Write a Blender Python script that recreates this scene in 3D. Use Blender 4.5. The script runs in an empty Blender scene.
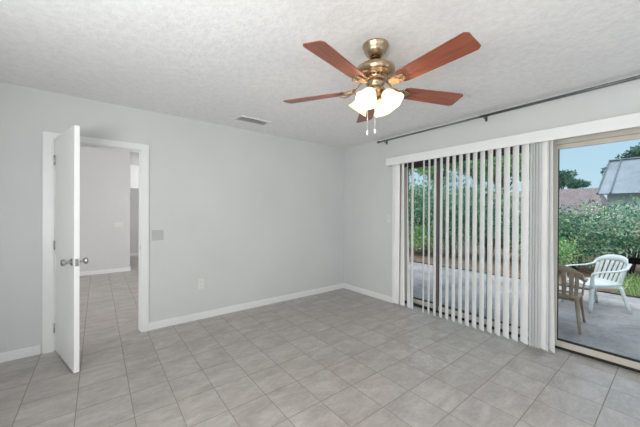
import bpy, bmesh, math, random
from mathutils import Vector, Matrix
R = math.radians
PI = math.pi
random.seed(7)
scene = bpy.context.scene
col = scene.collection

# ------------------------------------------------------------------ camera
YAW, PIT, ROL, EYE = .9058, .0035, .0050, 1.32
def camera_matrix():
    pitch = Matrix(((1, 0, 0), (0, math.cos(PIT), -math.sin(PIT)), (0, math.sin(PIT), math.cos(PIT))))
    roll = Matrix(((math.cos(ROL), -math.sin(ROL), 0), (math.sin(ROL), math.cos(ROL), 0), (0, 0, 1)))
    lev = Matrix(((math.sin(YAW), -math.cos(YAW), 0), (0, 0, -1), (math.cos(YAW), math.sin(YAW), 0)))
    m = roll @ pitch @ lev
    cols = Matrix((m[0], -m[1], -m[2])).transposed()
    return Matrix.Translation((0, 0, EYE)) @ cols.to_4x4()
cam_data = bpy.data.cameras.new('camera')
cam_data.sensor_width = 36
cam_data.lens = 283.8 * 36 / 640
cam_data.clip_start = .05
cam_data.clip_end = 300
cam = bpy.data.objects.new('camera', cam_data)
col.objects.link(cam)
cam.matrix_world = camera_matrix()
scene.camera = cam

# ------------------------------------------------------------------ world, exposure, large lights
scene.view_settings.view_transform = 'Standard'
scene.view_settings.look = 'None'
scene.view_settings.exposure = 0
scene.view_settings.gamma = 1
scene.view_settings.use_curve_mapping = False

world = bpy.data.worlds.new('world')
scene.world = world
world.use_nodes = True
wn, wl = world.node_tree.nodes, world.node_tree.links
wn.clear()
wo = wn.new('ShaderNodeOutputWorld'); wb = wn.new('ShaderNodeBackground')
wt = wn.new('ShaderNodeTexCoord'); ws = wn.new('ShaderNodeSeparateXYZ'); wr = wn.new('ShaderNodeValToRGB')
wl.new(wt.outputs['Generated'], ws.inputs[0]); wl.new(ws.outputs['Z'], wr.inputs[0])
e = wr.color_ramp.elements
e[0].position = 0.0; e[0].color = (.56, .70, .76, 1)
e[1].position = 1.0; e[1].color = (1.42, 1.45, 1.54, 1)
m_ = e.new(.12); m_.color = (.50, .66, .77, 1)
m_ = e.new(.3); m_.color = (.42, .60, .76, 1)
m_ = e.new(.55); m_.color = (1.32, 1.36, 1.46, 1)
wl.new(wr.outputs[0], wb.inputs[0]); wb.inputs[1].default_value = 1.2
wl.new(wb.outputs[0], wo.inputs[0])

def area(name, loc, target, sx, sy, power, color):
    d = bpy.data.lights.new(name, 'AREA'); d.shape = 'RECTANGLE'; d.size = sx; d.size_y = sy
    d.energy = power; d.color = color
    o = bpy.data.objects.new(name, d); col.objects.link(o); o.location = loc
    o.rotation_euler = (Vector(target) - Vector(loc)).to_track_quat('-Z', 'Y').to_euler()
    return o
# added fills by the rear and side walls, standing in for window daylight
area('fill_rear', (1.5, -1.29, 1.6), (1.6, 3.0, 1.9), 2.9, 1.3, 3, (1, .985, .965))
area('fill_side', (-1.13, .35, 1.6), (3.0, 1.6, 1.6), 2.3, 1.3, 10, (1, .985, .965))
# added fills aimed upward from behind the camera to brighten the ceiling
area('upfill_rear', (1.5, -1.28, 1.2), (1.9, 3.4, 2.9), 2.9, .7, 10, (1, .98, .95))
area('upfill_side', (-1.12, .35, 1.2), (3.4, 2.4, 2.9), 2.3, .7, 84, (1, .98, .95))
area('fill_hall_right', (3.3, 5.6, 1.5), (-1.0, 6.9, 1.5), 2.4, 1.8, 126, (1, .98, .965))  # hall and far room fills
area('fill_hall_left', (-2.9, 5.4, 1.5), (1.0, 6.9, 1.5), 2.4, 1.8, 60, (1, .98, .965))
area('fill_far_room', (3.2, 9.0, 1.6), (0, 10.2, 1.2), 1.2, 1.6, 27, (1, .99, .98))
area('fill_end_room', (2.9, 11.1, 2.0), (0.3, 12.2, 2.6), 1.4, 1.6, 52, (1, .99, .98))
# soft hazy sun from behind the house
sd = bpy.data.lights.new('sun', 'SUN'); sd.energy = 1.9; sd.angle = R(24); sd.color = (1, .96, .88)
so = bpy.data.objects.new('sun', sd); col.objects.link(so)
so.rotation_euler = Vector((.42, .10, -.90)).to_track_quat('-Z', 'Y').to_euler()

# ------------------------------------------------------------------ materials
def srgb(r, g, b):
    f = lambda c: (c / 255 / 12.92) if c / 255 <= .04045 else ((c / 255 + .055) / 1.055) ** 2.4
    return (f(r), f(g), f(b), 1)

class Mat:
    def __init__(s, name, color=(.8, .8, .8, 1), rough=.5, metal=0., spec=.5):
        s.m = bpy.data.materials.new(name); s.m.use_nodes = True
        s.n, s.l = s.m.node_tree.nodes, s.m.node_tree.links
        s.b = s.n['Principled BSDF']; s.out = s.n['Material Output']
        s.b.inputs['Base Color'].default_value = color
        s.b.inputs['Roughness'].default_value = rough
        s.b.inputs['Metallic'].default_value = metal
        s.b.inputs['Specular IOR Level'].default_value = spec
    def node(s, t, **kw):
        n = s.n.new(t)
        for k, v in kw.items():
            if hasattr(n, k): setattr(n, k, v)
            else: n.inputs[k].default_value = v
        return n
    def coord(s, kind='Object', scale=(1, 1, 1)):
        t = s.node('ShaderNodeTexCoord'); m = s.node('ShaderNodeMapping')
        m.inputs['Scale'].default_value = scale
        s.l.new(t.outputs[kind], m.inputs[0]); return m.outputs[0]
    def noise(s, vec, scale, detail=4, rough=.55, dist=0):
        n = s.node('ShaderNodeTexNoise'); n.inputs['Scale'].default_value = scale
        n.inputs['Detail'].default_value = detail; n.inputs['Roughness'].default_value = rough
        n.inputs['Distortion'].default_value = dist
        s.l.new(vec, n.inputs['Vector']); return n.outputs['Fac']
    def ramp(s, fac, stops):
        r = s.node('ShaderNodeValToRGB'); el = r.color_ramp.elements
        el[0].position, el[0].color = stops[0]; el[1].position, el[1].color = stops[-1]
        for p, c in stops[1:-1]:
            x = el.new(p); x.color = c
        s.l.new(fac, r.inputs[0]); return r.outputs[0]
    def mix(s, fac, a, b, blend='MIX'):
        m = s.node('ShaderNodeMix'); m.data_type = 'RGBA'; m.blend_type = blend
        for sock, v in ((m.inputs[0], fac), (m.inputs[6], a), (m.inputs[7], b)):
            if hasattr(v, 'links'): s.l.new(v, sock)
            else: sock.default_value = v
        return m.outputs[2]
    def math(s, op, a, b=None):
        m = s.node('ShaderNodeMath'); m.operation = op
        for sock, v in ((m.inputs[0], a), (m.inputs[1], b)):
            if v is None: continue
            if hasattr(v, 'links'): s.l.new(v, sock)
            else: sock.default_value = v
        return m.outputs[0]
    def color(s, out): s.l.new(out, s.b.inputs['Base Color']); return s
    def bump(s, h, strength=.2, dist=.01):
        b = s.node('ShaderNodeBump'); b.inputs['Strength'].default_value = strength
        b.inputs['Distance'].default_value = dist
        s.l.new(h, b.inputs['Height']); s.l.new(b.outputs[0], s.b.inputs['Normal']); return s

def speckled(name, c1, c2, scale, rough=.6, bump=0., bs=None, spec=.5, dist=.004, sc=(1, 1, 1), metal=0.):
    m = Mat(name, rough=rough, spec=spec, metal=metal)
    v = m.coord('Object', sc)
    n = m.noise(v, scale)
    m.color(m.ramp(n, [(.3, c1), (.7, c2)]))
    if bump: m.bump(m.noise(v, bs or scale, 3), bump, dist)
    return m.m

M = {}
M['wall'] = speckled('wall_paint', srgb(203, 205, 205), srgb(208, 210, 210), 1.3, .75, .15, 90, .25, .002)
M['hallwall'] = speckled('hall_wall_paint', srgb(203, 204, 204), srgb(208, 209, 209), 1.3, .75, .15, 90, .25, .002)
M['trim'] = speckled('trim_paint', srgb(226, 227, 228), srgb(231, 232, 232), 2, .35)
M['doorpaint'] = speckled('door_paint', srgb(243, 243, 242), srgb(246, 246, 245), 2, .4)
M['outwall'] = speckled('outside_wall_stucco', srgb(190, 184, 170), srgb(205, 198, 184), 5, .9, .5, 60)

def ceiling_mat():
    m = Mat('knockdown_ceiling', rough=.9, spec=.1)
    v = m.coord('Object')
    big = m.noise(v, 26, 3, .6); fine = m.noise(v, 75, 3, .6)
    s = m.math('ADD', m.math('MULTIPLY', m.math('SMOOTH_MIN', big, .62), 1.6), m.math('MULTIPLY', fine, .5))
    m.color(m.ramp(big, [(.35, srgb(230, 229, 230)), (.65, srgb(238, 237, 238))]))
    m.bump(s, .26, .012)
    return m.m
M['ceiling'] = ceiling_mat()

def floor_mat():
    m = Mat('ceramic_floor_tile', rough=.38, spec=.75)
    uv = m.node('ShaderNodeTexCoord').outputs['UV']
    sp = m.node('ShaderNodeSeparateXYZ'); m.l.new(uv, sp.inputs[0])
    fx = m.math('ABSOLUTE', m.math('SUBTRACT', m.math('FRACT', sp.outputs[0]), .5))
    fy = m.math('ABSOLUTE', m.math('SUBTRACT', m.math('FRACT', sp.outputs[1]), .5))
    edge = m.math('MAXIMUM', fx, fy)
    grout = m.math('GREATER_THAN', edge, .4915)
    fl = m.node('ShaderNodeVectorMath'); fl.operation = 'FLOOR'; m.l.new(uv, fl.inputs[0])
    wn_ = m.node('ShaderNodeTexWhiteNoise'); m.l.new(fl.outputs[0], wn_.inputs['Vector'])
    # every tile takes its cloudy pattern from another place
    off = m.node('ShaderNodeVectorMath'); off.operation = 'MULTIPLY_ADD'
    m.l.new(wn_.outputs['Color'], off.inputs[0]); off.inputs[1].default_value = (7, 7, 7)
    m.l.new(m.coord('Object', (1.6, 3.2, 1)), off.inputs[2])
    n1 = m.noise(off.outputs[0], 2.6, 6, .68, .5); n2 = m.noise(off.outputs[0], 16, 4, .7, .2)
    nn = m.math('ADD', m.math('MULTIPLY', n1, .7), m.math('MULTIPLY', n2, .3))
    tile = m.ramp(nn, [(.3, srgb(142, 135, 130)), (.5, srgb(166, 160, 156)), (.7, srgb(190, 186, 183))])
    vari = m.ramp(wn_.outputs['Value'], [(0, (.93, .93, .93, 1)), (1, (1, 1, 1, 1))])
    tile = m.mix(1.0, tile, vari, 'MULTIPLY')
    m.color(m.mix(grout, tile, srgb(128, 121, 116)))
    m.bump(m.math('SUBTRACT', 1., grout), .35, .002)
    rr = m.math('ADD', m.math('MULTIPLY', grout, .4), .30); m.l.new(rr, m.b.inputs['Roughness'])
    return m.m
M['floor'] = floor_mat()

def wood_mat():
    m = Mat('cherry_blade_wood', rough=.32, spec=.5)
    v = m.coord('Object', (1.2, 16, 16))
    n = m.noise(v, 3.5, 5, .6, .6)
    m.color(m.ramp(n, [(.3, srgb(112, 58, 42)), (.55, srgb(138, 78, 58)), (.75, srgb(156, 94, 72))]))
    return m.m
M['wood'] = wood_mat()
M['brass'] = speckled('antique_brass', srgb(172, 148, 120), srgb(196, 174, 148), 12, .3, metal=1.)
M['brassdark'] = speckled('dark_brass', srgb(92, 60, 40), srgb(110, 76, 52), 12, .35, metal=.9)
M['steel'] = speckled('satin_nickel', srgb(176, 174, 172), srgb(194, 193, 190), 14, .28, metal=1.)
M['rod'] = speckled('pewter_rod_metal', srgb(104, 106, 108), srgb(118, 120, 122), 14, .4, metal=.8)
M['vane'] = speckled('white_vinyl_vane', srgb(235, 235, 236), srgb(240, 240, 241), 6, .5)
M['plastic'] = speckled('white_plate_plastic', srgb(214, 214, 210), srgb(220, 220, 216), 10, .4)
M['plate2'] = speckled('ivory_plate_plastic', srgb(180, 180, 177), srgb(186, 186, 182), 10, .4)
M['slot'] = speckled('dark_slot', srgb(50, 50, 50), srgb(60, 60, 60), 10, .5)
M['alu'] = speckled('beige_door_aluminium', srgb(196, 188, 178), srgb(206, 198, 188), 3, .45)
M['bronze'] = speckled('bronze_stile', srgb(104, 92, 90), srgb(118, 104, 102), 4, .5)
M['shaderail'] = speckled('shaded_bronze_rail', srgb(58, 54, 53), srgb(70, 65, 63), 4, .5)  # dark tone carries the shade behind valance and vanes
M['gasket'] = speckled('black_rubber', srgb(18, 22, 24), srgb(28, 32, 34), 20, .6)
M['black'] = speckled('black_bar_paint', srgb(6, 6, 7), srgb(14, 14, 15), 60, .8, .3, 60, .1)
M['resin_white'] = speckled('white_resin', srgb(206, 210, 210), srgb(222, 226, 226), 9, .45)
M['resin_tan'] = speckled('tan_resin', srgb(164, 138, 118), srgb(182, 157, 137), 9, .5)

def concrete():
    m = Mat('stained_concrete', rough=.85, spec=.3)
    v = m.coord('Object')
    a = m.noise(v, 1.3, 6, .65, .6); b = m.noise(v, 22, 5, .7)
    c = m.ramp(a, [(.32, srgb(122, 118, 120)), (.5, srgb(158, 154, 156)), (.68, srgb(182, 176, 174))])
    d = m.ramp(b, [(.35, (.78, .78, .79, 1)), (.65, (1, 1, 1, 1))])
    m.color(m.mix(1., c, d, 'MULTIPLY')); m.bump(b, .4, .004)
    return m.m
M['concrete'] = concrete()
def mulch():
    m = Mat('bark_mulch', rough=.95, spec=.1)
    v = m.coord('Object')
    a = m.noise(v, 5, 6, .7, .8); b = m.noise(v, 40, 4, .7)
    c = m.ramp(a, [(.3, srgb(92, 76, 68)), (.5, srgb(150, 124, 108)), (.68, srgb(176, 150, 130))])
    d = m.ramp(b, [(.35, (.55, .55, .55, 1)), (.65, (1, 1, 1, 1))])
    m.color(m.mix(1., c, d, 'MULTIPLY')); m.bump(b, .9, .02)
    return m.m
M['mulch'] = mulch()
M['edging'] = speckled('black_edging', srgb(22, 22, 22), srgb(38, 36, 34), 20, .7)
M['bark'] = speckled('tree_bark', srgb(96, 84, 78), srgb(138, 124, 116), 14, .9, .6, 30)

def leaf_mat(name, stops, back=.35):
    m = Mat(name, rough=.5, spec=.4)
    g = m.node('ShaderNodeNewGeometry')
    c = m.ramp(g.outputs['Random Per Island'], stops)
    m.color(c)
    t = m.node('ShaderNodeBsdfTranslucent'); m.l.new(c, t.inputs[0])
    mx = m.node('ShaderNodeMixShader'); mx.inputs[0].default_value = back
    m.l.new(m.b.outputs[0], mx.inputs[1]); m.l.new(t.outputs[0], mx.inputs[2])
    m.l.new(mx.outputs[0], m.out.inputs[0])
    return m.m
M['leaf'] = leaf_mat('broad_leaf', [(0, srgb(62, 108, 98)), (.35, srgb(98, 150, 128)), (.65, srgb(142, 184, 146)), (.92, srgb(194, 214, 168)), (1, srgb(220, 196, 172))])
M['leaf_fresh'] = leaf_mat('fresh_leaf', [(0, srgb(98, 150, 108)), (.5, srgb(156, 200, 134)), (1, srgb(216, 234, 176))])
M['leaf_dark'] = leaf_mat('dark_leaf', [(0, srgb(56, 92, 80)), (.5, srgb(92, 132, 112)), (1, srgb(136, 168, 140))])
M['grass'] = leaf_mat('grass_blade', [(0, srgb(96, 132, 84)), (.5, srgb(150, 186, 118)), (1, srgb(206, 214, 160))])

def metal_roof():
    m = Mat('galvanised_roof_metal', rough=.45, spec=.5, metal=.25)
    v = m.coord('Object', (1, 1, 1))
    a = m.noise(v, 1.2, 4, .6, .3); b = m.noise(m.coord('Object', (.5, 9, 1)), 3, 4, .6)
    c = m.ramp(a, [(.3, srgb(124, 134, 146)), (.7, srgb(150, 160, 170))])
    d = m.ramp(b, [(.35, (.86, .87, .88, 1)), (.65, (1, 1, 1, 1))])
    m.color(m.mix(1., c, d, 'MULTIPLY'))
    return m.m
M['metalroof'] = metal_roof()
M['seam'] = speckled('rusted_seam_metal', srgb(66, 78, 90), srgb(112, 126, 140), 6, .6)
def shingle():
    m = Mat('faded_roof_shingle', rough=.9, spec=.1)
    v = m.coord('Object', (1, 1, 1))
    b = m.node('ShaderNodeTexBrick'); m.l.new(v, b.inputs['Vector'])
    b.inputs['Color1'].default_value = srgb(134, 122, 124); b.inputs['Color2'].default_value = srgb(150, 138, 140)
    b.inputs['Mortar'].default_value = srgb(118, 106, 108); b.inputs['Scale'].default_value = 3
    m.color(b.outputs[0]); return m.m
M['shingle'] = shingle()
M['house'] = speckled('pale_house_wall', srgb(196, 200, 200), srgb(212, 214, 214), 3, .85)

def glass():
    m = Mat('door_glass')
    m.n.remove(m.b)
    t = m.node('ShaderNodeBsdfTransparent'); t.inputs[0].default_value = (.90, .95, .96, 1)
    g = m.node('ShaderNodeBsdfGlossy'); g.inputs['Roughness'].default_value = .02
    f = m.node('ShaderNodeFresnel'); f.inputs[0].default_value = 1.45
    fac = m.math('MULTIPLY', f.outputs[0], .07)
    mx = m.node('ShaderNodeMixShader'); m.l.new(fac, mx.inputs[0])
    m.l.new(t.outputs[0], mx.inputs[1]); m.l.new(g.outputs[0], mx.inputs[2]); m.l.new(mx.outputs[0], m.out.inputs[0])
    return m.m
M['glass'] = glass()
def shade_glass():
    m = Mat('frosted_alabaster_glass', color=srgb(250, 240, 220), rough=.5)
    n = m.noise(m.coord('Object'), 24, 4, .6, 1.)
    c = m.ramp(n, [(.3, (1, .74, .48, 1)), (.6, (1, .88, .70, 1))])
    m.l.new(c, m.b.inputs['Emission Color']); m.b.inputs['Emission Strength'].default_value = .28
    t = m.node('ShaderNodeBsdfTranslucent'); t.inputs[0].default_value = (1, .9, .76, 1)
    mx = m.node('ShaderNodeMixShader'); mx.inputs[0].default_value = .45
    m.l.new(m.b.outputs[0], mx.inputs[1]); m.l.new(t.outputs[0], mx.inputs[2]); m.l.new(mx.outputs[0], m.out.inputs[0])
    return m.m
M['shade'] = shade_glass()
def bulb():
    m = Mat('lit_bulb', color=(1, 1, 1, 1))
    m.b.inputs['Emission Color'].default_value = (1, .9, .74, 1); m.b.inputs['Emission Strength'].default_value = 6
    return m.m
M['bulb'] = bulb()

# ------------------------------------------------------------------ mesh helpers
class MB:
    """collects shapes; build() links them as one mesh object"""
    def __init__(s): s.bm = bmesh.new()
    def box(s, x0, x1, y0, y1, z0, z1, T=None, bev=0):
        t = bmesh.new(); bmesh.ops.create_cube(t, size=1)
        for v in t.verts:
            v.co = Vector(((x0 + x1) / 2 + v.co.x * (x1 - x0), (y0 + y1) / 2 + v.co.y * (y1 - y0), (z0 + z1) / 2 + v.co.z * (z1 - z0)))
        if bev: bmesh.ops.bevel(t, geom=list(t.edges), offset=bev, segments=2, profile=.5, affect='EDGES')
        return s.take(t, T)
    def take(s, t, T=None):
        if T is not None: t.transform(T)
        me = bpy.data.meshes.new('t'); t.to_mesh(me); t.free(); s.bm.from_mesh(me); bpy.data.meshes.remove(me); return s
    def lathe(s, prof, n=32, T=None, wave=None):
        """prof: (radius, z) from one end to the other; wave(k, a) scales the radius"""
        t = bmesh.new(); rings = []
        for k, (r, z) in enumerate(prof):
            ring = []
            for i in range(n):
                a = 2 * PI * i / n; rr = r * (wave(k, a) if wave else 1)
                ring.append(t.verts.new((max(rr, 1e-5) * math.cos(a), max(rr, 1e-5) * math.sin(a), z)))
            rings.append(ring)
        for a, b in zip(rings, rings[1:]):
            for i in range(n): t.faces.new((a[i], a[(i + 1) % n], b[(i + 1) % n], b[i]))
        bmesh.ops.remove_doubles(t, verts=t.verts, dist=1e-5)
        bmesh.ops.recalc_face_normals(t, faces=t.faces)
        for f in t.faces: f.smooth = True
        return s.take(t, T)
    def tube(s, pts, rad, n=10, flat=None, cap=True):
        """tube through pts; rad a number or one per point; flat=(w,h) gives an oval"""
        t = bmesh.new(); pts = [Vector(p) for p in pts]; rings = []
        rads = rad if isinstance(rad, (list, tuple)) else [rad] * len(pts)
        prev = None
        for k, p in enumerate(pts):
            d = (pts[min(k + 1, len(pts) - 1)] - pts[max(k - 1, 0)]).normalized()
            if prev is None:
                up = Vector((0, 0, 1)) if abs(d.z) < .9 else Vector((1, 0, 0))
            else: up = prev
            x = d.cross(up).normalized(); y = x.cross(d).normalized(); prev = y
            w, h = flat if flat else (1, 1)
            rings.append([t.verts.new(p + x * math.cos(2 * PI * i / n) * rads[k] * w + y * math.sin(2 * PI * i / n) * rads[k] * h) for i in range(n)])
        for a, b in zip(rings, rings[1:]):
            for i in range(n): t.faces.new((a[i], a[(i + 1) % n], b[(i + 1) % n], b[i]))
        if cap: t.faces.new(rings[0][::-1]); t.faces.new(rings[-1])
        bmesh.ops.recalc_face_normals(t, faces=t.faces)
        for f in t.faces: f.smooth = True
        return s.take(t)
    def prism(s, outline, z0, z1, T=None, bev=0):
        t = bmesh.new(); lo = [t.verts.new((x, y, z0)) for x, y in outline]; hi = [t.verts.new((x, y, z1)) for x, y in outline]
        t.faces.new(lo[::-1]); t.faces.new(hi); n = len(lo)
        for i in range(n): t.faces.new((lo[i], lo[(i + 1) % n], hi[(i + 1) % n], hi[i]))
        bmesh.ops.recalc_face_normals(t, faces=t.faces)
        if bev: bmesh.ops.bevel(t, geom=list(t.edges), offset=bev, segments=1, affect='EDGES')
        return s.take(t, T)
    def sheet(s, rows, thick):
        """grid of points given thickness along its normals"""
        t = bmesh.new(); vs = [[t.verts.new(p) for p in r] for r in rows]
        for a, b in zip(vs, vs[1:]):
            for i in range(len(a) - 1): t.faces.new((a[i], a[i + 1], b[i + 1], b[i]))
        bmesh.ops.recalc_face_normals(t, faces=t.faces)
        bmesh.ops.solidify(t, geom=list(t.faces), thickness=thick)
        for f in t.faces: f.smooth = True
        return s.take(t)
    def build(s, name, mat, parent=None, smooth=None):
        me = bpy.data.meshes.new(name); s.bm.to_mesh(me); s.bm.free()
        me.materials.append(mat)
        o = bpy.data.objects.new(name, me); col.objects.link(o)
        if parent: o.parent = parent
        return o

def tag(o, label=None, cat=None, group=None, kind=None):
    if label: o['label'] = label
    if cat: o['category'] = cat
    if group: o['group'] = group
    if kind: o['kind'] = kind
    return o
def thing(name, loc, label, cat, rz=0, group=None, kind=None):
    o = bpy.data.objects.new(name, None); o.empty_display_size = .1; col.objects.link(o)
    o.location = loc; o.rotation_euler = (0, 0, rz)
    return tag(o, label, cat, group, kind)
def copy_tree(o, kids):
    c = o.copy(); col.objects.link(c)
    for ch in kids:
        d = ch.copy(); col.objects.link(d); d.parent = c
    return c
def struct(o, label, cat): return tag(o, label, cat, kind='structure')

# ------------------------------------------------------------------ the setting
YA, XB, HC = 3.66, 3.41, 2.44           # left wall face, right wall face, ceiling height
X0, Y0 = -1.15, -1.35                    # the two walls behind the camera
OX0, OX1, OZ = -.335, .392, 2.005        # doorway in the left wall
SY0, SY1, SZ = -.14, 2.60, 2.045         # sliding door opening in the right wall
HX0, HY1, HH = -3.0, 12.3, 3.0           # hall: far left wall, end wall, ceiling

# floor: tile joints carried in the UVs
gx = [3.355, 3.055, 2.74, 2.435, 2.13, 1.823, 1.53, 1.23, .96, .69, .435, .19, -.11, -.41]
while gx[-1] > -3.3: gx.append(gx[-1] - .3)
gx = sorted(gx + [3.66]); gy = [.329 + .305 * k for k in range(-6, 41)]
def floor_rect(bm, uvl, x0, x1, y0, y1):
    def u(v, g):
        for i in range(len(g) - 1):
            if v <= g[i + 1] or i == len(g) - 2: return i + (v - g[i]) / (g[i + 1] - g[i])
    xs = [x0] + [g for g in gx if x0 + 1e-4 < g < x1 - 1e-4] + [x1]
    ys = [y0] + [g for g in gy if y0 + 1e-4 < g < y1 - 1e-4] + [y1]
    vs = [[bm.verts.new((x, y, 0)) for y in ys] for x in xs]
    for i in range(len(xs) - 1):
        for j in range(len(ys) - 1):
            f = bm.faces.new((vs[i][j], vs[i + 1][j], vs[i + 1][j + 1], vs[i][j + 1]))
            for lp in f.loops: lp[uvl].uv = (u(lp.vert.co.x, gx), u(lp.vert.co.y, gy))
def make_floor():
    bm = bmesh.new(); uvl = bm.loops.layers.uv.new('UVMap')
    floor_rect(bm, uvl, X0, 3.64, Y0, YA + .06)
    floor_rect(bm, uvl, HX0, XB, YA + .06, HY1)
    ret = bmesh.ops.extrude_face_region(bm, geom=list(bm.faces))
    for v in [g for g in ret['geom'] if isinstance(g, bmesh.types.BMVert)]: v.co.z -= .05
    bmesh.ops.recalc_face_normals(bm, faces=bm.faces)
    me = bpy.data.meshes.new('floor'); bm.to_mesh(me); bm.free(); me.materials.append(M['floor'])
    o = bpy.data.objects.new('floor', me); col.objects.link(o); return o
struct(make_floor(), 'beige grey square ceramic tile floor with thin dark grout', 'floor')

struct(MB().box(X0, XB, Y0, YA, HC, HC + .08).build('ceiling', M['ceiling']), 'white knockdown textured ceiling holding the fan', 'ceiling')
struct(MB().box(HX0, XB, YA + .12, HY1, HH, HH + .08).build('ceiling_hall', M['hallwall']), 'white hall ceiling seen through the open door', 'ceiling')

w = MB(); T0, T1 = YA, YA + .12
w.box(X0, OX0, T0, T1, 0, HH); w.box(OX1, XB, T0, T1, 0, HH); w.box(OX0, OX1, T0, T1, OZ, HH)
struct(w.build('wall_left', M['wall']), 'long pale grey wall with the open white door', 'wall')
w = MB(); T0, T1 = XB, XB + .23
w.box(T0, T1, SY1, HY1, 0, HH + .08); w.box(T0, T1, Y0, SY0, 0, HH + .08); w.box(T0, T1, SY0, SY1, SZ, HH + .08)
struct(w.build('wall_right', M['wall']), 'pale grey wall around the sliding glass door', 'wall')
w = MB(); w.box(X0, XB, Y0 - .12, Y0, 0, .85); w.box(X0, XB, Y0 - .12, Y0, 2.25, HC)
w.box(X0, 0.0, Y0 - .12, Y0, .85, 2.25); w.box(3.0, XB, Y0 - .12, Y0, .85, 2.25)
struct(w.build('wall_rear', M['wall']), 'grey wall behind the camera with a wide added window', 'wall')
w = MB(); w.box(X0 - .12, X0, Y0, YA, 0, .85); w.box(X0 - .12, X0, Y0, YA, 2.25, HC)
w.box(X0 - .12, X0, Y0, -.8, .85, 2.25); w.box(X0 - .12, X0, 1.5, YA, .85, 2.25)
struct(w.build('wall_near', M['wall']), 'grey wall to the left of the camera with an added window', 'wall')
def window(name, axis, lo, hi, pos, label):  # unseen windows, added to go with the fill lights
    o = bpy.data.objects.new(name, None); col.objects.link(o); struct(o, label, 'window')
    f = MB(); g = MB(); z0, z1 = .85, 2.25
    def b(mb, a0, a1, c0, c1, d0=-.08, d1=-.03):
        if axis == 'x': mb.box(a0, a1, pos + d0, pos + d1, c0, c1)
        else: mb.box(pos + d0, pos + d1, a0, a1, c0, c1)
    b(f, lo, lo + .05, z0, z1); b(f, hi - .05, hi, z0, z1); b(f, lo + .05, hi - .05, z0, z0 + .05)
    b(f, lo + .05, hi - .05, z1 - .05, z1); b(f, (lo + hi) / 2 - .025, (lo + hi) / 2 + .025, z0 + .05, z1 - .05)
    b(g, lo + .05, hi - .05, z0 + .05, z1 - .05, -.058, -.052)
    f.build('window_frame', M['trim'], o); g.build('pane', M['glass'], o)
window('window_1', 'x', 0.0, 3.0, Y0, 'added white framed window in the unseen wall behind the camera')
window('window_2', 'y', -.8, 1.5, X0, 'added white framed window in the unseen wall left of the camera')

# hall walls
HWY, HWX = 7.58, .572
struct(MB().box(HX0, HWX, HWY, HWY + .12, 0, HH).build('wall_hall', M['hallwall']), 'grey hall wall facing the open door', 'wall')
struct(MB().box(HX0, XB, 10.1, 10.22, 0, 2.02).build('wall_far', M['hallwall']), 'low grey partition at the far end of the hall', 'wall')
struct(MB().box(HX0, XB, HY1, HY1 + .12, 0, HH + .08).build('wall_end', M['ceiling']), 'white end wall above the low hall partition', 'wall')
struct(MB().box(HX0 - .12, HX0, YA + .12, HY1, 0, HH).build('wall_hall_side', M['hallwall']), 'side wall of the hall', 'wall')
struct(MB().box(HX0, X0, YA, YA + .12, 0, HH).build('wall_hall_near', M['hallwall']), 'near wall of the hall left of the bedroom', 'wall')

# baseboards
def bb(name, runs, label, mat='trim'):
    m = MB()
    for (x0, x1, y0, y1, dx, dy) in runs:
        h = .082
        m.box(x0, x1, y0, y1, 0, h - .012)
        m.box(x0 + max(dx, 0), x1 + min(dx, 0), y0 + max(dy, 0), y1 + min(dy, 0), h - .012, h)
    struct(m.build(name, M[mat]), label, 'baseboard')
bb('baseboard_left', [(X0, -.412, YA - .014, YA, 0, .006), (.449, XB, YA - .014, YA, 0, .006)], 'white baseboard along the long grey wall')
bb('baseboard_right', [(XB - .014, XB, SY1, YA - .014, .006, 0), (XB - .014, XB, Y0, SY0, .006, 0)], 'white baseboard between room corner and blinds')
bb('baseboard_hall', [(HX0, HWX + .012, HWY - .014, HWY, 0, .006), (HWX, HWX + .014, HWY, HWY + .12, 0, 0)], 'white baseboard on the hall wall beyond the door')
bb('baseboard_far', [(HX0, XB, 10.086, 10.1, 0, .006)], 'white baseboard at the far end of the hall')

# doorway casing and jamb
m = MB(); cw = .058
for s, x in ((-1, OX0 + .012), (1, OX1 - .012)):
    a, b = (x - cw - .018, x) if s < 0 else (x, x + cw + .012)
    m.box(a, b, YA - .018, YA, 0, OZ + .052)
    m.box(a + .008, b - .008, YA - .024, YA - .018, 0, OZ + .044)
m.box(OX0 + .012, OX1 - .012, YA - .018, YA, OZ - .012, OZ + .052)
m.box(OX0 + .004, OX1 - .004, YA - .024, YA - .018, OZ - .004, OZ + .044)
m.box(OX0, OX0 + .018, YA, YA + .12, 0, OZ); m.box(OX1 - .018, OX1, YA, YA + .12, 0, OZ); m.box(OX0 + .018, OX1 - .018, YA, YA + .12, OZ - .018, OZ)
m.box(OX0 + .018, OX0 + .03, YA + .045, YA + .08, 0, OZ - .018); m.box(OX1 - .03, OX1 - .018, YA + .045, YA + .08, 0, OZ - .018)
m.box(OX0 + .03, OX1 - .03, YA + .045, YA + .08, OZ - .03, OZ - .018)
trim = struct(m.build('trim_1', M['trim']), 'white door casing around the open doorway', 'door trim')
sp = MB(); sp.box(OX1 - .0205, OX1 - .018, YA + .008, YA + .036, .90, .96, bev=.0008)
tag(sp.build('strike_plate', M['steel'], trim), 'steel strike plate')

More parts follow.
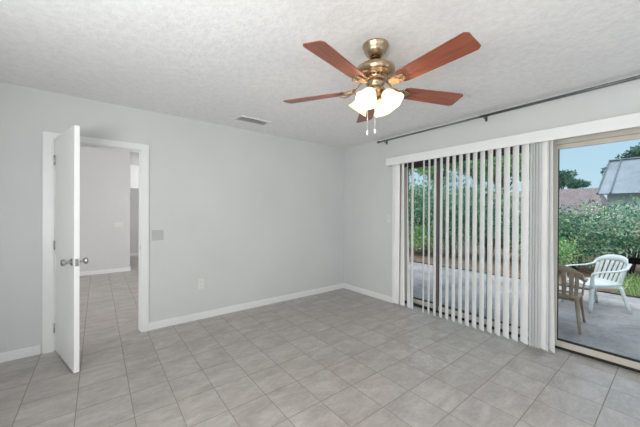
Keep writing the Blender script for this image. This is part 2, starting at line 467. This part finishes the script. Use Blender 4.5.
# the hinged door, standing open
DL, DT = .645, .035
ang = math.atan2(-.62, .165)
door = struct(bpy.data.objects.new('door_2', None), 'plain white interior door standing open into the room', 'door')
col.objects.link(door)
door.location = (OX0 + .022, YA - .022, 0); door.rotation_euler = (0, 0, ang)
m = MB(); m.box(.004, DL, 0, DT, .012, OZ - .004 + .012, bev=.002); leaf = m.build('door_panel', M['doorpaint'], door)
for z in (.22, 1.0, 1.80):
    h = MB(); h.tube([(-.002, -.006, z - .045), (-.002, -.006, z + .045)], .005, 10)
    h.box(-.0035, -.0005, -.002, .03, z - .042, z + .042)
    tag(h.build('hinge', M['steel'], door), 'steel butt hinge')
def knob(side):
    k = MB(); s = side; y = 0 if s < 0 else DT
    T = Matrix.Translation((DL - .062, y, .905)) @ Matrix.Rotation(PI / 2 * (1 if s < 0 else -1), 4, 'X')
    k.lathe([(0, 0), (.031, 0), (.032, .004), (.026, .009), (.012, .011), (.0105, .032), (.018, .038), (.0265, .048), (.028, .057), (.024, .066), (.012, .071), (0, .072)], 24, T)
    return tag(k.build('door_knob', M['steel'], door), 'round satin steel knob')
knob(-1); knob(1)
lp = MB(); lp.box(DL, DL + .0015, .006, DT - .006, .875, .935, bev=.0005); lp.box(DL + .0015, DL + .009, .011, DT - .011, .897, .913, bev=.001)
tag(lp.build('latch_plate', M['steel'], door), 'steel latch on the free edge')

# ------------------------------------------------------------------ sliding glass door
slider = struct(bpy.data.objects.new('door_1', None), 'wide sliding glass door to the patio behind the vertical blinds', 'sliding door')
col.objects.link(slider); slider.location = (3.54, 0, 0)
FX0, FX1 = 0.0, .10
m = MB()
m.box(FX0, FX1, SY1 - .045, SY1, 0, SZ); m.box(FX0, FX1, SY0, SY0 + .045, 0, SZ)
m.box(FX0, FX1, SY0 + .045, .80, SZ - .05, SZ)
hc = MB(); hc.box(FX0, FX1, .80, SY1 - .045, SZ - .045, SZ); hc.build('shaded_head', M['shaderail'], slider)  # left part of the head, its shade behind the vanes put into the colour
m.build('door_frame', M['alu'], slider)
m = MB(); m.box(FX0, FX1, SY0 + .045, SY1 - .045, 0.001, .016); m.box(.0, .012, SY0 + .045, SY1 - .045, .016, .026); m.build('track', M['gasket'], slider)
def panel(y0, y1, x, z0, z1, label, lm='alu', rails='alu'):
    f = MB(); sw = .05; t = .026; tr = .045 if rails == 'alu' else .028
    f.box(x, x + t, y0 + sw, y1 - sw, z0, z0 + .062, bev=.002)
    f.box(x, x + t, y0, y0 + sw, z0, z1, bev=.002)
    p = tag(f.build('glass_panel', M['alu'], slider), label)
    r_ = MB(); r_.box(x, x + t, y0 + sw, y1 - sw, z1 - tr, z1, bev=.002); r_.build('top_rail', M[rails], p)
    s2 = MB(); s2.box(x, x + t, y1 - sw, y1, z0, z1, bev=.002); s2.build('stile', M[lm], p)
    k = MB(); gz0, gz1 = z0 + .062, z1 - tr
    k.box(x + .006, x + t - .004, y0 + sw, y1 - sw, gz0, gz0 + .018); k.box(x + .006, x + t - .004, y0 + sw, y0 + sw + .006, gz0 + .018, gz1)
    k.box(x + .006, x + t - .004, y1 - sw - .006, y1 - sw, gz0 + .018, gz1); k.build('gasket', M['gasket'], p)
    g = MB(); g.box(x + .011, x + .015, y0 + sw + .006, y1 - sw - .006, gz0 + .018, gz1); g.build('pane', M['glass'], p)
panel(1.36, SY1 - .045, .062, .02, SZ - .046, 'left fixed glass panel', 'alu', 'shaderail')
panel(.755, 2.045, .033, .02, SZ - .046, 'middle sliding glass panel', 'bronze', 'shaderail')
panel(SY0 + .045, .80, .004, .02, SZ - .052, 'right glass panel clear of the blinds')

# security bar on the right-hand panel
b = MB(); b.box(3.500, 3.522, -.128, .275, .905, .957, bev=.003)
bar = tag(b.build('security_bar', M['black']), 'black horizontal bar across the glass of the right door panel', 'door bar')
b = MB(); b.box(3.490, 3.5395, -.1395, -.118, .893, .969, bev=.002); tag(b.build('bracket', M['steel'], bar), 'steel wall bracket')

# ------------------------------------------------------------------ vertical blind
VX = 3.355
blind = thing('vertical_blind', (VX, 1.25, 0), 'white vertical blind with open vanes hanging over the sliding glass door', 'blinds')
def L(y): return y - 1.25
m = MB()
m.box(-.055, -.046, L(-.25), L(2.66), 2.000, 2.108, bev=.002)
m.box(-.046, .0545, L(2.651), L(2.66), 2.000, 2.108, bev=.001); m.box(-.046, .0545, L(-.25), L(-.241), 2.000, 2.108, bev=.001)
m.box(-.046, .0545, L(-.24), L(2.65), 2.099, 2.108)
tag(m.build('valance', M['trim'], blind), 'white box valance')
m = MB(); m.box(-.020, .022, L(-.18), L(2.62), 2.046, 2.096, bev=.003); m.box(-.006, .006, L(-.18), L(2.62), 2.040, 2.046)
m.build('headrail', M['steel'], blind)
VT, VB, VW = 2.012, .03, .089
vanes = [  # y, angle at top, angle at bottom, shift of the bottom in y
 (2.545, 84, 82, .0), (2.500, 86, 80, .0), (2.408, 58, 84, .0), (2.330, 38, 66, -.03), (2.253, 52, 56, .0), (2.083, 42, 43, 0), (2.007, 45, 47, 0), (1.927, 49, 50, 0)]
y = 1.845
angs = [49, 51, 51, 52, 52, 52.5, 53.5, 52.5, 53.5, 54.5, 54]
for a in angs: vanes.append((y, a, a + .5, 0)); y -= .0798
vanes += [(.966, 60, 60, 0), (.918, 28, 27, 0), (.897, 27, 27, 0), (.874, 29, 30, 0), (.853, 28, 29, 0), (.822, 57, 56, 0), (.792, 30, 32, -.004), (.764, 34, 44, -.018)]
def vane(y, a0, a1, dy):
    T = MB(); rows = []
    nz = 14
    for k in range(nz + 1):
        f = k / nz; z = VT + (VB - VT) * f
        a = R(a0 + (a1 - a0) * f ** 1.5); u = Vector((math.cos(a), math.sin(a), 0)); nrm = Vector((-u.y, u.x, 0))
        c = Vector((0, L(y) + dy * f * f, z)); w_ = VW
        row = []
        for j in range(7):
            s = (j / 6 - .5); row.append(c + u * (s * w_) + nrm * (.007 * (1 - 4 * s * s)))
        rows.append(row)
    T.sheet(rows, .0012)
    for f_ in T.bm.faces: f_.smooth = False
    v = T.build('vane', M['vane'], blind)
    h = MB(); h.tube([(0, L(y), VT - .004), (0, L(y), 2.042)], .004, 6); h.build('carrier_stem', M['plastic'], v)
for v in vanes: vane(*v)
m = MB(); m.tube([(-.034, L(2.52), 2.04), (-.036, L(2.522), 1.5), (-.036, L(2.524), .9)], .0025, 6)
m.build('control_cord', M['plastic'], blind)

# ------------------------------------------------------------------ curtain rod
rod = thing('curtain_rod', (3.345, 1.3, 2.392), 'long dark pewter curtain rod on brackets high above the blinds', 'curtain rod')
m = MB(); m.tube([(0, 1.52, -.004), (0, .06, 0)], .010, 12); m.build('inner_rod', M['rod'], rod)
m = MB(); m.tube([(0, .09, 0), (0, -1.75, .008)], .0135, 12); m.build('outer_rod', M['rod'], rod)
m = MB(); m.lathe([(0, -.022), (.013, -.02), (.017, -.008), (.017, .008), (.012, .02), (0, .022)], 16, Matrix.Translation((0, 1.54, -.004)) @ Matrix.Rotation(PI / 2, 4, 'X')); m.build('finial', M['rod'], rod)
for yy in (1.43, .05, -1.3):
    m = MB(); m.box(.058, .0645, yy - .012, yy + .012, -.05, .025, bev=.001)
    m.tube([(.06, yy, -.028), (.02, yy, -.026), (0, yy, -.02), (0, yy, -.0105)], .005, 8)
    m.tube([(-.012, yy, .0), (-.010, yy, -.011), (0, yy, -.0145), (.010, yy, -.011), (.012, yy, .0)], .0035, 8)
    m.tube([(.03, yy, -.03), (.03, yy, -.044)], .004, 8)
    m.build('bracket', M['rod'], rod)

# ------------------------------------------------------------------ plates on the walls
def plate(name, T, label, w_, h_, kind, mat, cat):
    o = thing(name, (0, 0, 0), label, cat); o.matrix_world = T      # local: x right, z up, -y out of the wall
    m = MB(); m.box(-w_ / 2, w_ / 2, -.006, 0, -h_ / 2, h_ / 2, bev=.002); m.build('cover_plate', M[mat], o)
    if kind == 'outlet':
        for z in (-.02, .02):
            m = MB(); m.prism([(.0145 * math.cos(2 * PI * i / 16) * 1.1, .0145 * math.sin(2 * PI * i / 16)) for i in range(16)], 0, .002, Matrix.Translation((0, -.006, z)) @ Matrix.Rotation(PI / 2, 4, 'X'))
            r = m.build('receptacle', M[mat], o)
            m = MB(); m.box(-.0075, -.0055, -.0086, -.008, z - .002, z + .006); m.box(.0055, .0075, -.0086, -.008, z - .002, z + .006); m.box(-.002, .002, -.0086, -.008, z - .0095, z - .006)
            m.build('slot', M['slot'], r)
    else:
        n = kind
        for i in range(n):
            x = (i - (n - 1) / 2) * .046
            m = MB(); m.box(x - .0165, x + .0165, -.0085, -.006, -.033, .033, bev=.001)
            m.box(x - .005, x + .005, -.020, -.0085, -.002, .014, bev=.001); m.build('switch', M[mat], o)
    return o
plate('light_switch', Matrix.Translation((.537, YA, 1.055)), 'double switch plate on grey wall beside the doorway', .117, .116, 2, 'plate2', 'light switch')
plate('wall_outlet', Matrix.Translation((1.003, YA, .433)), 'white power outlet low on the long grey wall', .072, .122, 'outlet', 'plastic', 'outlet')
plate('light_switch', Matrix.Translation((XB, 2.685, 1.232)) @ Matrix.Rotation(-PI / 2, 4, 'Z'), 'single white switch plate on grey wall left of the blinds', .072, .116, 1, 'plastic', 'light switch')
plate('light_switch', Matrix.Translation((.36, HWY, 1.03)), 'switch plate on the hall wall seen through the doorway', .16, .10, 3, 'plastic', 'light switch')

# ------------------------------------------------------------------ ceiling vent
vent = thing('ceiling_vent', (1.49, 3.245, HC), 'white rectangular air vent on ceiling near the long wall', 'vent')
m = MB(); a, b = .205, .10
m.box(-a, a, -b, -b + .026, -.010, 0, bev=.002); m.box(-a, a, b - .026, b, -.010, 0, bev=.002)
m.box(-a, -a + .026, -b + .026, b - .026, -.010, 0, bev=.002); m.box(a - .026, a, -b + .026, b - .026, -.010, 0, bev=.002)
m.build('frame', M['trim'], vent)
m = MB(); m.box(-a + .026, a - .026, -b + .026, b - .026, -.002, -.0005); m.build('backing', M['steel'], vent)
for k in range(5):
    yy = -.054 + k * .027
    m = MB(); m.box(-a + .028, a - .028, -.010, .010, -.001, .001, Matrix.Translation((0, yy, -.010)) @ Matrix.Rotation(R(24), 4, 'X'))
    m.build('louver', M['trim'], vent)

# ------------------------------------------------------------------ ceiling fan
fan = thing('ceiling_fan', (1.462, 1.272, HC), 'brass ceiling fan with five cherry wood blades and lit glass lamps', 'ceiling fan')
m = MB(); m.lathe([(0, 0), (.083, 0), (.086, -.006), (.083, -.014), (.076, -.020), (.074, -.040), (.066, -.056), (.052, -.068), (.048, -.074), (.036, -.078), (.0, -.078)], 40)
m.build('canopy', M['brass'], fan)
m = MB(); m.lathe([(0, -.079), (.034, -.079), (.032, -.090), (.020, -.094), (0, -.094)], 28); m.build('hanger_ball', M['brassdark'], fan)
m = MB(); m.tube([(0, 0, -.094), (0, 0, -.125)], .014, 16); m.build('downrod', M['brass'], fan)
m = MB(); m.lathe([(0, -.122), (.024, -.122), (.030, -.130), (.070, -.136), (.108, -.146), (.125, -.158), (.129, -.170), (.129, -.186), (.124, -.190), (.124, -.196), (.104, -.206), (.084, -.213), (.078, -.232), (.074, -.240), (0, -.240)], 48)
m.build('motor_housing', M['brass'], fan)
m = MB()
for k in range(20):
    a = 2 * PI * k / 20
    m.box(-.0025, .0025, -.008, .008, -.007, .007, Matrix.Rotation(a, 4, 'Z') @ Matrix.Translation((.0805, 0, -.2225)))
m.build('vent_slots', M['brassdark'], fan)
BZ = -.293
def blade_prof():
    pts = [(.205, -.050), (.235, -.058), (.56, -.070), (.645, -.072), (.664, -.056), (.664, .056), (.645, .072), (.56, .070), (.235, .058), (.205, .050)]
    return pts
bl = MB(); bl.prism(blade_prof(), -.003, .003, Matrix.Rotation(R(-13), 4, 'X'), bev=.0012)
first_blade = bl.build('blade', M['wood'], fan)
ar = MB()
ar.tube([(.066, 0, .075), (.095, 0, .058), (.125, 0, .026), (.155, 0, .004), (.19, 0, -.006), (.225, 0, -.007)], [.010, .009, .008, .008, .009, .010], 10, flat=(1.5, .5))
for s in (-1, 1):
    ar.tube([(.135, .004 * s, .018), (.16, .026 * s, .004), (.195, .040 * s, -.006 - .008 * s * -1 * 0), (.225, .036 * s, -.008 + .007 * s), (.25, .016 * s, -.008 + .003 * s)], [.006, .006, .006, .006, .005], 8, flat=(1.3, .6))
ar.tube([(.19, -.036, .002), (.19, .036, -.013)], .006, 8)
plt = [(.19 + .062 * math.cos(2 * PI * i / 20), .034 * math.sin(2 * PI * i / 20)) for i in range(20)]
ar.prism(plt, -.009, -.0035, Matrix.Rotation(R(-13), 4, 'X'), bev=.001)
for p in ((.215, -.02), (.215, .02), (.235, 0)):
    ar.lathe([(0, -.012), (.004, -.011), (.0045, -.009), (0, -.0088)], 8, Matrix.Rotation(R(-13), 4, 'X') @ Matrix.Translation((p[0], p[1], 0)))
first_arm = ar.build('blade_bracket', M['brass'], fan)
for k in range(5):
    a = R(49.5 + 72 * k)
    for src in (first_blade, first_arm):
        o = src if k == 0 else src.copy()
        if k: col.objects.link(o)
        o.location = (0, 0, BZ); o.rotation_euler = (0, 0, a)
# light kit
m = MB(); m.lathe([(0, -.240), (.052, -.240), (.060, -.248), (.062, -.262), (.050, -.272), (.046, -.284), (.054, -.292), (.056, -.312), (.044, -.326), (.024, -.336), (.014, -.348), (.018, -.356), (.014, -.366), (0, -.370)], 36)
m.build('light_fitting', M['brass'], fan)
sh = MB()
prof = [(.022, 0), (.030, -.006), (.040, -.020), (.049, -.042), (.053, -.064), (.056, -.082), (.066, -.100), (.070, -.106), (.067, -.106), (.053, -.084), (.049, -.064), (.045, -.042), (.036, -.020), (.024, -.008)]
def wave(k, a): return 1 + (.05 * math.cos(6 * a) if 5 <= k <= 9 else .012 * math.cos(6 * a) if 2 <= k <= 11 else 0)
sh.lathe(prof, 48, None, wave)
first_shade = sh.build('lamp_shade', M['shade'], fan)
bu = MB(); bu.lathe([(0, -.010), (.012, -.012), (.014, -.03), (.022, -.045), (.027, -.060), (.022, -.075), (.010, -.084), (0, -.086)], 20)
first_bulb = bu.build('bulb', M['bulb'], first_shade)
ho = MB(); ho.lathe([(0, .016), (.012, .016), (.020, .010), (.026, .0), (.0265, -.010), (.0225, -.012), (0, -.012)], 24)
first_hold = ho.build('shade_holder', M['brass'], first_shade)
TIL = R(40)
for k in range(4):
    a = R(196 + 90 * k)
    d = Vector((math.cos(a), math.sin(a), 0))
    p = d * .068 + Vector((0, 0, -.330))
    s = first_shade if k == 0 else first_shade.copy()
    if k:
        col.objects.link(s)
        for src in (first_bulb, first_hold):
            q = src.copy(); col.objects.link(q); q.parent = s
    s.location = p
    ax = (d * math.sin(TIL) + Vector((0, 0, -math.cos(TIL))))
    s.rotation_euler = (-ax).to_track_quat('Z', 'Y').to_euler()
    am = MB(); am.tube([d * .040 + Vector((0, 0, -.300)), d * .058 + Vector((0, 0, -.300)), d * .066 + Vector((0, 0, -.312)), p + Vector((0, 0, .006))], .008, 8)
    am.build('lamp_arm', M['brass'], fan)
    ld = bpy.data.lights.new('lamp_light', 'POINT'); ld.energy = 4.2; ld.color = (1, .80, .58); ld.shadow_soft_size = .02
    lo = bpy.data.objects.new('lamp_light', ld); col.objects.link(lo); lo.parent = fan; lo.location = p + ax * .100
vd = Vector((.787, -.617, 0))       # sideways as seen from the room's near corner
for off, z1 in ((-.050, -.585), (.0, -.575)):
    p = vd * off + Vector((-.03, -.025, 0))
    c = MB(); c.tube([p + Vector((0, 0, -.330)), p + Vector((0, 0, z1))], .0012, 6)
    n = int((-.330 - z1) / .006)
    ch = tag(c.build('pull_chain', M['plastic'], fan), 'thin white pull chain')
    t = MB(); t.lathe([(0, z1 + .006), (.004, z1), (.006, z1 - .014), (.0045, z1 - .026), (0, z1 - .028)], 12, Matrix.Translation(p)); t.build('pull_knob', M['plastic'], ch)

# ------------------------------------------------------------------ outside
GZ = -.03
struct(MB().box(3.64, 6.84, -6, 12.5, GZ - .1, GZ).build('patio', M['concrete']), 'grey stained concrete patio outside the glass door', 'patio')
struct(MB().box(6.90, 60, -30, 60, GZ - .14, GZ - .04).build('ground', M['mulch']), 'brown bark mulch ground beyond the patio', 'ground')
struct(MB().box(6.84, 6.90, -6, 12.5, GZ - .12, GZ + .015).build('trim_2', M['edging']), 'black edging strip between patio and mulch bed', 'edging')
struct(MB().box(3.64, 4.20, -6, 12.5, 2.46, 2.58).build('trim_3', M['outwall']), 'roof overhang outside above the sliding door', 'soffit')

struct(MB().box(HX0 - 1.4, X0 - .12, Y0 - 1.3, YA, 2.46, 2.58).build('sun_block_side', M['outwall']), 'added unseen slab shading the side window from the sun', 'soffit')  # added out of view to stop sun entering at the side
struct(MB().box(X0 - .12, 4.2, Y0 - 1.3, Y0 - .12, 2.46, 2.58).build('sun_block_rear', M['outwall']), 'added unseen slab shading the rear window from the sun', 'soffit')  # added out of view to stop sun entering from behind
# resin garden chairs
def resin_chair(name, loc, rz, mat, label):
    """chair facing local +x, origin on the ground at its centre"""
    t = thing(name, loc, label, 'chair', rz)
    SZ_, W = .375, .215
    m = MB(); rows = []
    for i in range(9):
        f = i / 8; x = -.20 + .43 * f
        z = SZ_ + .012 * math.cos(f * PI * 1.1) - .025 * max(0, f - .85) / .15
        rows.append([Vector((x, (j / 8 - .5) * 2 * (W + .015 * math.sin(f * PI)), z - .014 * math.cos((j / 8 - .5) * PI) )) for j in range(9)])
    m.sheet(rows, .008)
    m.box(.195, .212, -W + .03, W - .03, SZ_ - .055, SZ_ - .012, bev=.003)
    m.box(-.19, .19, -W - .004, -W + .008, SZ_ - .04, SZ_ + .002, bev=.002); m.box(-.19, .19, W - .008, W + .004, SZ_ - .04, SZ_ + .002, bev=.002)
    m.build('seat', mat, t)
    # back: slats between the seat and an arched top rail
    BH, LEAN = .375, .155
    m = MB()
    def bp(y, z):       # a point of the back surface; y sideways, z above the seat
        f = z / BH; return Vector((-.195 - LEAN * f + .05 * (abs(y) / W) ** 2 * f, y * (1 + .12 * f), SZ_ + z))
    for k in range(6):
        y = (k - 2.5) * .062; rows = []
        for i in range(7):
            z = -.02 + (BH - .045) * i / 6; rows.append([bp(y - .019, z), bp(y, z), bp(y + .019, z)])
        m.sheet(rows, .008)
    rows = []
    for j in range(17):
        y = (j / 16 - .5) * 2 * (W + .012); q = abs(y) / W
        top = BH + .012 - .075 * q ** 2.6; rows.append([bp(y, top - .085 + .02 * q), bp(y, top - .04), bp(y, top)])
    m.sheet(rows, .012)
    for s in (-1, 1):
        rows = []
        for i in range(7):
            z = -.03 + (BH - .09) * i / 6; rows.append([bp(s * (W - .034), z), bp(s * (W - .012), z), bp(s * W, z)])
        m.sheet(rows, .010)
    rows = []
    for j in range(9):
        y = (j / 8 - .5) * 2 * W; rows.append([bp(y, -.045), bp(y, .03)])
    m.sheet(rows, .010)
    m.build('backrest', mat, t)
    for s in (-1, 1):
        a = MB(); rows = []
        path = [bp(s * W, BH - .07), Vector((-.23, s * (W + .035), SZ_ + .235)), Vector((-.12, s * (W + .050), SZ_ + .205)), Vector((.02, s * (W + .052), SZ_ + .195)), Vector((.14, s * (W + .045), SZ_ + .185)), Vector((.20, s * (W + .035), SZ_ + .165)), Vector((.215, s * (W + .03), SZ_ + .135))]
        for p in path: rows.append([p + Vector((0, s * -.024, .004)), p + Vector((0, 0, .008)), p + Vector((0, s * .022, 0))])
        a.sheet(rows, .012)
        rows = []     # the front post of the arm down to the seat
        for i in range(6):
            f = i / 5; p = Vector((.205 - .01 * f, s * (W + .028 - .02 * f), SZ_ + .15 - .19 * f)); ww = .020 + .014 * f
            rows.append([p + Vector((-ww, 0, 0)), p + Vector((0, s * .012, 0)), p + Vector((ww, 0, 0))])
        a.sheet(rows, .010)
        a.build('armrest', mat, t)
    for sx in (-1, 1):
        for s in (-1, 1):
            g = MB(); rows = []
            x0, x1 = (-.19, -.285) if sx < 0 else (.19, .235)
            for i in range(7):
                f = i / 6; z = (SZ_ - .01) * (1 - f)
                cx_, cy_ = x0 + (x1 - x0) * f, s * (W + .005 + .03 * f); hw = .042 - .020 * f
                rows.append([Vector((cx_ - sx * hw, cy_, z)), Vector((cx_ + sx * .012, cy_ + s * .006, z)), Vector((cx_ + sx * .010, cy_ - s * hw * .9, z))])
            g.sheet(rows, .009); g.build('leg', mat, t)
    return t
resin_chair('garden_chair', (4.53, .965, GZ), R(5), M['resin_tan'], 'tan plastic garden armchair with slatted back nearest the glass door')
resin_chair('garden_chair', (5.60, .79, GZ), R(139), M['resin_white'], 'white plastic garden armchair with slatted back on patio behind the tan one')

# foliage
def leaf(bm, p, d, size, wid):
    d = d.normalized(); u = d.cross(Vector((random.uniform(-1, 1), random.uniform(-1, 1), random.uniform(-1, 1)))).normalized()
    n = d.cross(u) * .12 * size
    a = bm.verts.new(p); b = bm.verts.new(p + d * size * .5 + u * wid * size + n); c = bm.verts.new(p + d * size); e_ = bm.verts.new(p + d * size * .5 - u * wid * size + n)
    bm.faces.new((a, b, c, e_))
def cluster(mb, c, rx, ry, rz, n, size, wid=.26, shell=.55):
    for _ in range(n):
        v = Vector((random.gauss(0, 1), random.gauss(0, 1), random.gauss(0, 1))).normalized()
        r = shell + (1 - shell) * random.random() ** .6
        k = 1 + .22 * math.sin(5 * v.x + 3 * v.z + c[0] * 3) * math.cos(4 * v.y + c[1])
        p = Vector((c[0] + v.x * rx * r * k, c[1] + v.y * ry * r * k, c[2] + v.z * rz * r * k))
        d = v + Vector((random.gauss(0, .6), random.gauss(0, .6), random.gauss(0, .6) - .15))
        leaf(mb.bm, p, d, size * random.uniform(.6, 1.25), wid)
def branches(mb, h, spread, n, r0):
    for k in range(n):
        a = 2 * PI * k / n + random.uniform(-.4, .4); s = spread * random.uniform(.5, 1)
        mb.tube([(.05 * math.cos(a), .05 * math.sin(a), 0), (.3 * s * math.cos(a), .3 * s * math.sin(a), h * .4), (s * math.cos(a + .3), s * math.sin(a + .3), h * random.uniform(.75, .95))], [r0, r0 * .7, r0 * .3], 6)
def shrub_proto(seed, leafm, n, size, h, w_):
    random.seed(seed)
    f = MB()
    for k in range(7):
        a = 2 * PI * k / 7; rr = w_ * .33
        cluster(f, (rr * math.cos(a), rr * math.sin(a), h * random.uniform(.38, .72)), w_ * .33, w_ * .33, h * .30, n // 10, size, shell=.35)
    cluster(f, (0, 0, h * .60), w_ * .45, w_ * .45, h * .40, n // 3, size, shell=.3)
    s = MB(); branches(s, h * .9, w_ * .4, 7, .02)
    fo = f.build('foliage', leafm); st = s.build('stem', M['bark'])
    return fo, st
protos = [shrub_proto(11, M['leaf'], 4200, .085, 1.98, 1.7), shrub_proto(23, M['leaf'], 3800, .092, 1.98, 1.7), shrub_proto(37, M['leaf_fresh'], 3000, .09, 1.3, 1.5)]
used = set()
def place(k, loc, rz, sc, name, label, cat, group=None):
    t = thing(name, loc, label, cat, rz, group); t.scale = sc if isinstance(sc, tuple) else (sc,) * 3
    for o in protos[k]:
        c = o if k not in used else o.copy()
        if k in used: col.objects.link(c)
        c.parent = t
    used.add(k); return t
ZG = GZ - .04
G1 = 'leafy shrubs in the hedge behind the mulch bed'
random.seed(5)
hed = [  # kind, x, y, turn, scale
 (0, 9.6, -.25, 10, (1, 1, .94)), (1, 9.7, .75, 80, (1, 1, .90)), (0, 9.3, 1.62, 160, (.9, .9, .80)), (1, 9.5, 2.45, 220, (1, 1, .80)),
 (0, 9.1, 3.5, 300, (1, 1, 1.2)), (1, 8.9, 4.5, 30, (1, 1, 1.3)), (0, 9.0, 5.5, 95, (1, 1, 1.35)), (1, 9.1, 6.5, 140, (1, 1, 1.45)), (0, 8.8, 7.5, 200, (1, 1, 1.4))]
hl = ['broad leaf shrub at the photo\'s right edge below the metal roof', 'broad leaf shrub in front of the metal roof corner',
      'shrub behind the white garden chair, below the mauve shingle roof', 'shrub seen just right of the gathered blind vanes',
      'hedge shrub seen through the right part of the open vanes', 'hedge shrub seen through the middle of the blind',
      'hedge shrub seen left of the middle of the blind', 'hedge shrub seen beside the bronze door stile', 'hedge shrub farthest left behind the blind']
for (k, x, yy, rz, sc), lb in zip(hed, hl): place(k, (x, yy, ZG), R(rz), sc, 'shrub', lb, 'shrub', G1)
for x, yy, rz, sc, lb in ((8.3, 1.95, 20, (.62, .62, .72), 'bright green low bush beyond the patio left of the white chair'), (8.4, 5.2, 120, (.7, .7, .8), 'bright green low bush seen through the open vanes'), (8.2, 6.6, 220, (.7, .7, .9), 'bright green low bush seen behind the left door panel')):
    place(2, (x, yy, ZG), R(rz), sc, 'bush', lb, 'bush')

# grass patch
def grass_patch():
    random.seed(3); m = MB()
    for _ in range(5200):
        x = random.uniform(7.05, 9.0); yy = random.uniform(-1.2, .72 + .10 * (x - 7)); 
        if random.random() < .5 and yy > .5: continue
        p = Vector((x, yy, 0)); h = random.uniform(.08, .2)
        d = Vector((random.gauss(0, .45), random.gauss(0, .45), 1))
        leaf(m.bm, p, d, h, .07)
    o = m.build('grass_patch', M['grass']); o.location = (0, 0, ZG); return o
tag(grass_patch(), 'green grass growing behind the white garden chair', 'grass', kind='stuff')

# fence with pale gaps behind the hedge, sky shows above it
# neighbouring building with a metal roof
nb = thing('metal_roofed_building', (12.0, -2.2, ZG), 'neighbouring building with blue grey standing seam metal roof', 'building')
rise = math.atan2(1.18, 2.2)
m = MB(); rl = math.hypot(2.35, 1.26)
TR = Matrix.Translation((-.15, 0, 1.99)) @ Matrix.Rotation(-rise, 4, 'Y')
m.box(0, rl, -4.2, 3.80, -.03, .0, TR); m.build('roof', M['metalroof'], nb)
m = MB()
for yy in (3.78, 3.50, 2.90, 2.35, 1.75, 1.15, .5, -.2, -.9, -1.6, -2.3, -3.0, -3.7):
    m.box(0, rl, yy - .018, yy + .018, 0, .035, TR)
m.box(rl - .06, rl + .02, -4.2, 3.80, -.03, .045, TR); m.build('roof_seams', M['seam'], nb)
m = MB(); m.box(.15, 2.1, -4.1, 3.6, 0, 1.98); m.build('wall', M['house'], nb)

# farther house with a hipped shingle roof
hs = thing('shingle_roofed_house', (17.5, 4.3, ZG), 'neighbouring house with faded mauve shingle roof', 'house')
def hip(x0, x1, y0, y1, z0, z1, inset):
    t = bmesh.new(); b_ = [t.verts.new(p) for p in ((x0, y0, z0), (x1, y0, z0), (x1, y1, z0), (x0, y1, z0))]
    xm = (x0 + x1) / 2; r = [t.verts.new((xm, y0 + inset, z1)), t.verts.new((xm, y1 - inset, z1))]
    t.faces.new((b_[0], b_[3], r[1], r[0])); t.faces.new((b_[1], r[0], r[1], b_[2])); t.faces.new((b_[0], r[0], b_[1])); t.faces.new((b_[3], b_[2], r[1])); t.faces.new(b_[::-1])
    bmesh.ops.recalc_face_normals(t, faces=t.faces); return t
m = MB(); m.take(hip(-1.2, 3.2, -2.35, 7.5, 1.35, 2.62, .5)); m.build('roof', M['shingle'], hs)
m = MB(); m.box(-.8, 2.8, -1.5, 7.1, 0, 1.35); m.build('wall', M['house'], hs)

# trees
def tree(loc, label, h, crown, leafm, n, size, seed, lean=(0, 0), flat=1., trunk_r=.11):
    random.seed(seed); t = thing('tree', loc, label, 'tree')
    f = MB(); s = MB(); tops = []
    for k in range(9):
        a = 2 * PI * k / 9 + random.uniform(-.3, .3); rr = crown * random.uniform(.25, .75)
        c = (rr * math.cos(a) + lean[0], rr * math.sin(a) + lean[1], h - crown * flat * random.uniform(.25, 1.3)); tops.append(c)
        cluster(f, c, crown * .42, crown * .42, crown * .3 * flat, n // 9, size, shell=.2)
    s.tube([(0, 0, 0), (.05, -.04, h * .3), (lean[0] * .5, lean[1] * .5, h * .55), (lean[0], lean[1], h * .85)], [trunk_r, trunk_r * .85, trunk_r * .6, trunk_r * .2], 9)
    for c in tops: s.tube([(lean[0] * .4, lean[1] * .4, h * .45), (c[0] * .5, c[1] * .5, (h * .5 + c[2]) / 2), c], [trunk_r * .4, trunk_r * .3, trunk_r * .12], 6)
    f.build('foliage', leafm, t); s.build('trunk', M['bark'], t); return t
tree((24.5, 5.15, ZG), 'small dark tree above the mauve shingle roof, left of the open sky', 4.35, 1.0, M['leaf_dark'], 2600, .16, 41, flat=.8)
tree((23.0, 3.95, ZG), 'low spreading tree crown just above the mauve roof ridge', 3.55, .62, M['leaf_dark'], 1400, .13, 42, flat=.6)
tree((20.0, 1.15, ZG), 'rounded dark tree rising behind the metal roof', 4.75, 1.25, M['leaf_dark'], 5200, .17, 43, flat=.8)
TL = [((12.6, 4.4, ZG), 'tall green tree seen through the blind vanes nearest the gathered stack', 4.4, 1.2, 51),
      ((14.5, 6.1, ZG), 'tallest green tree, seen far behind the middle of the open vanes', 5.3, 1.3, 52),
      ((12.2, 6.75, ZG), 'tall green tree seen just right of the bronze door stile', 4.9, 1.25, 53),
      ((12.0, 9.4, ZG), 'tall green tree seen in the wide gap of the blind at left', 4.9, 1.3, 55)]
for i, (loc, lb, h, cr, sd) in enumerate(TL): tree(loc, lb, h, cr, M['leaf'] if i % 2 else M['leaf_fresh'], 4200, .15, sd, flat=1.15)
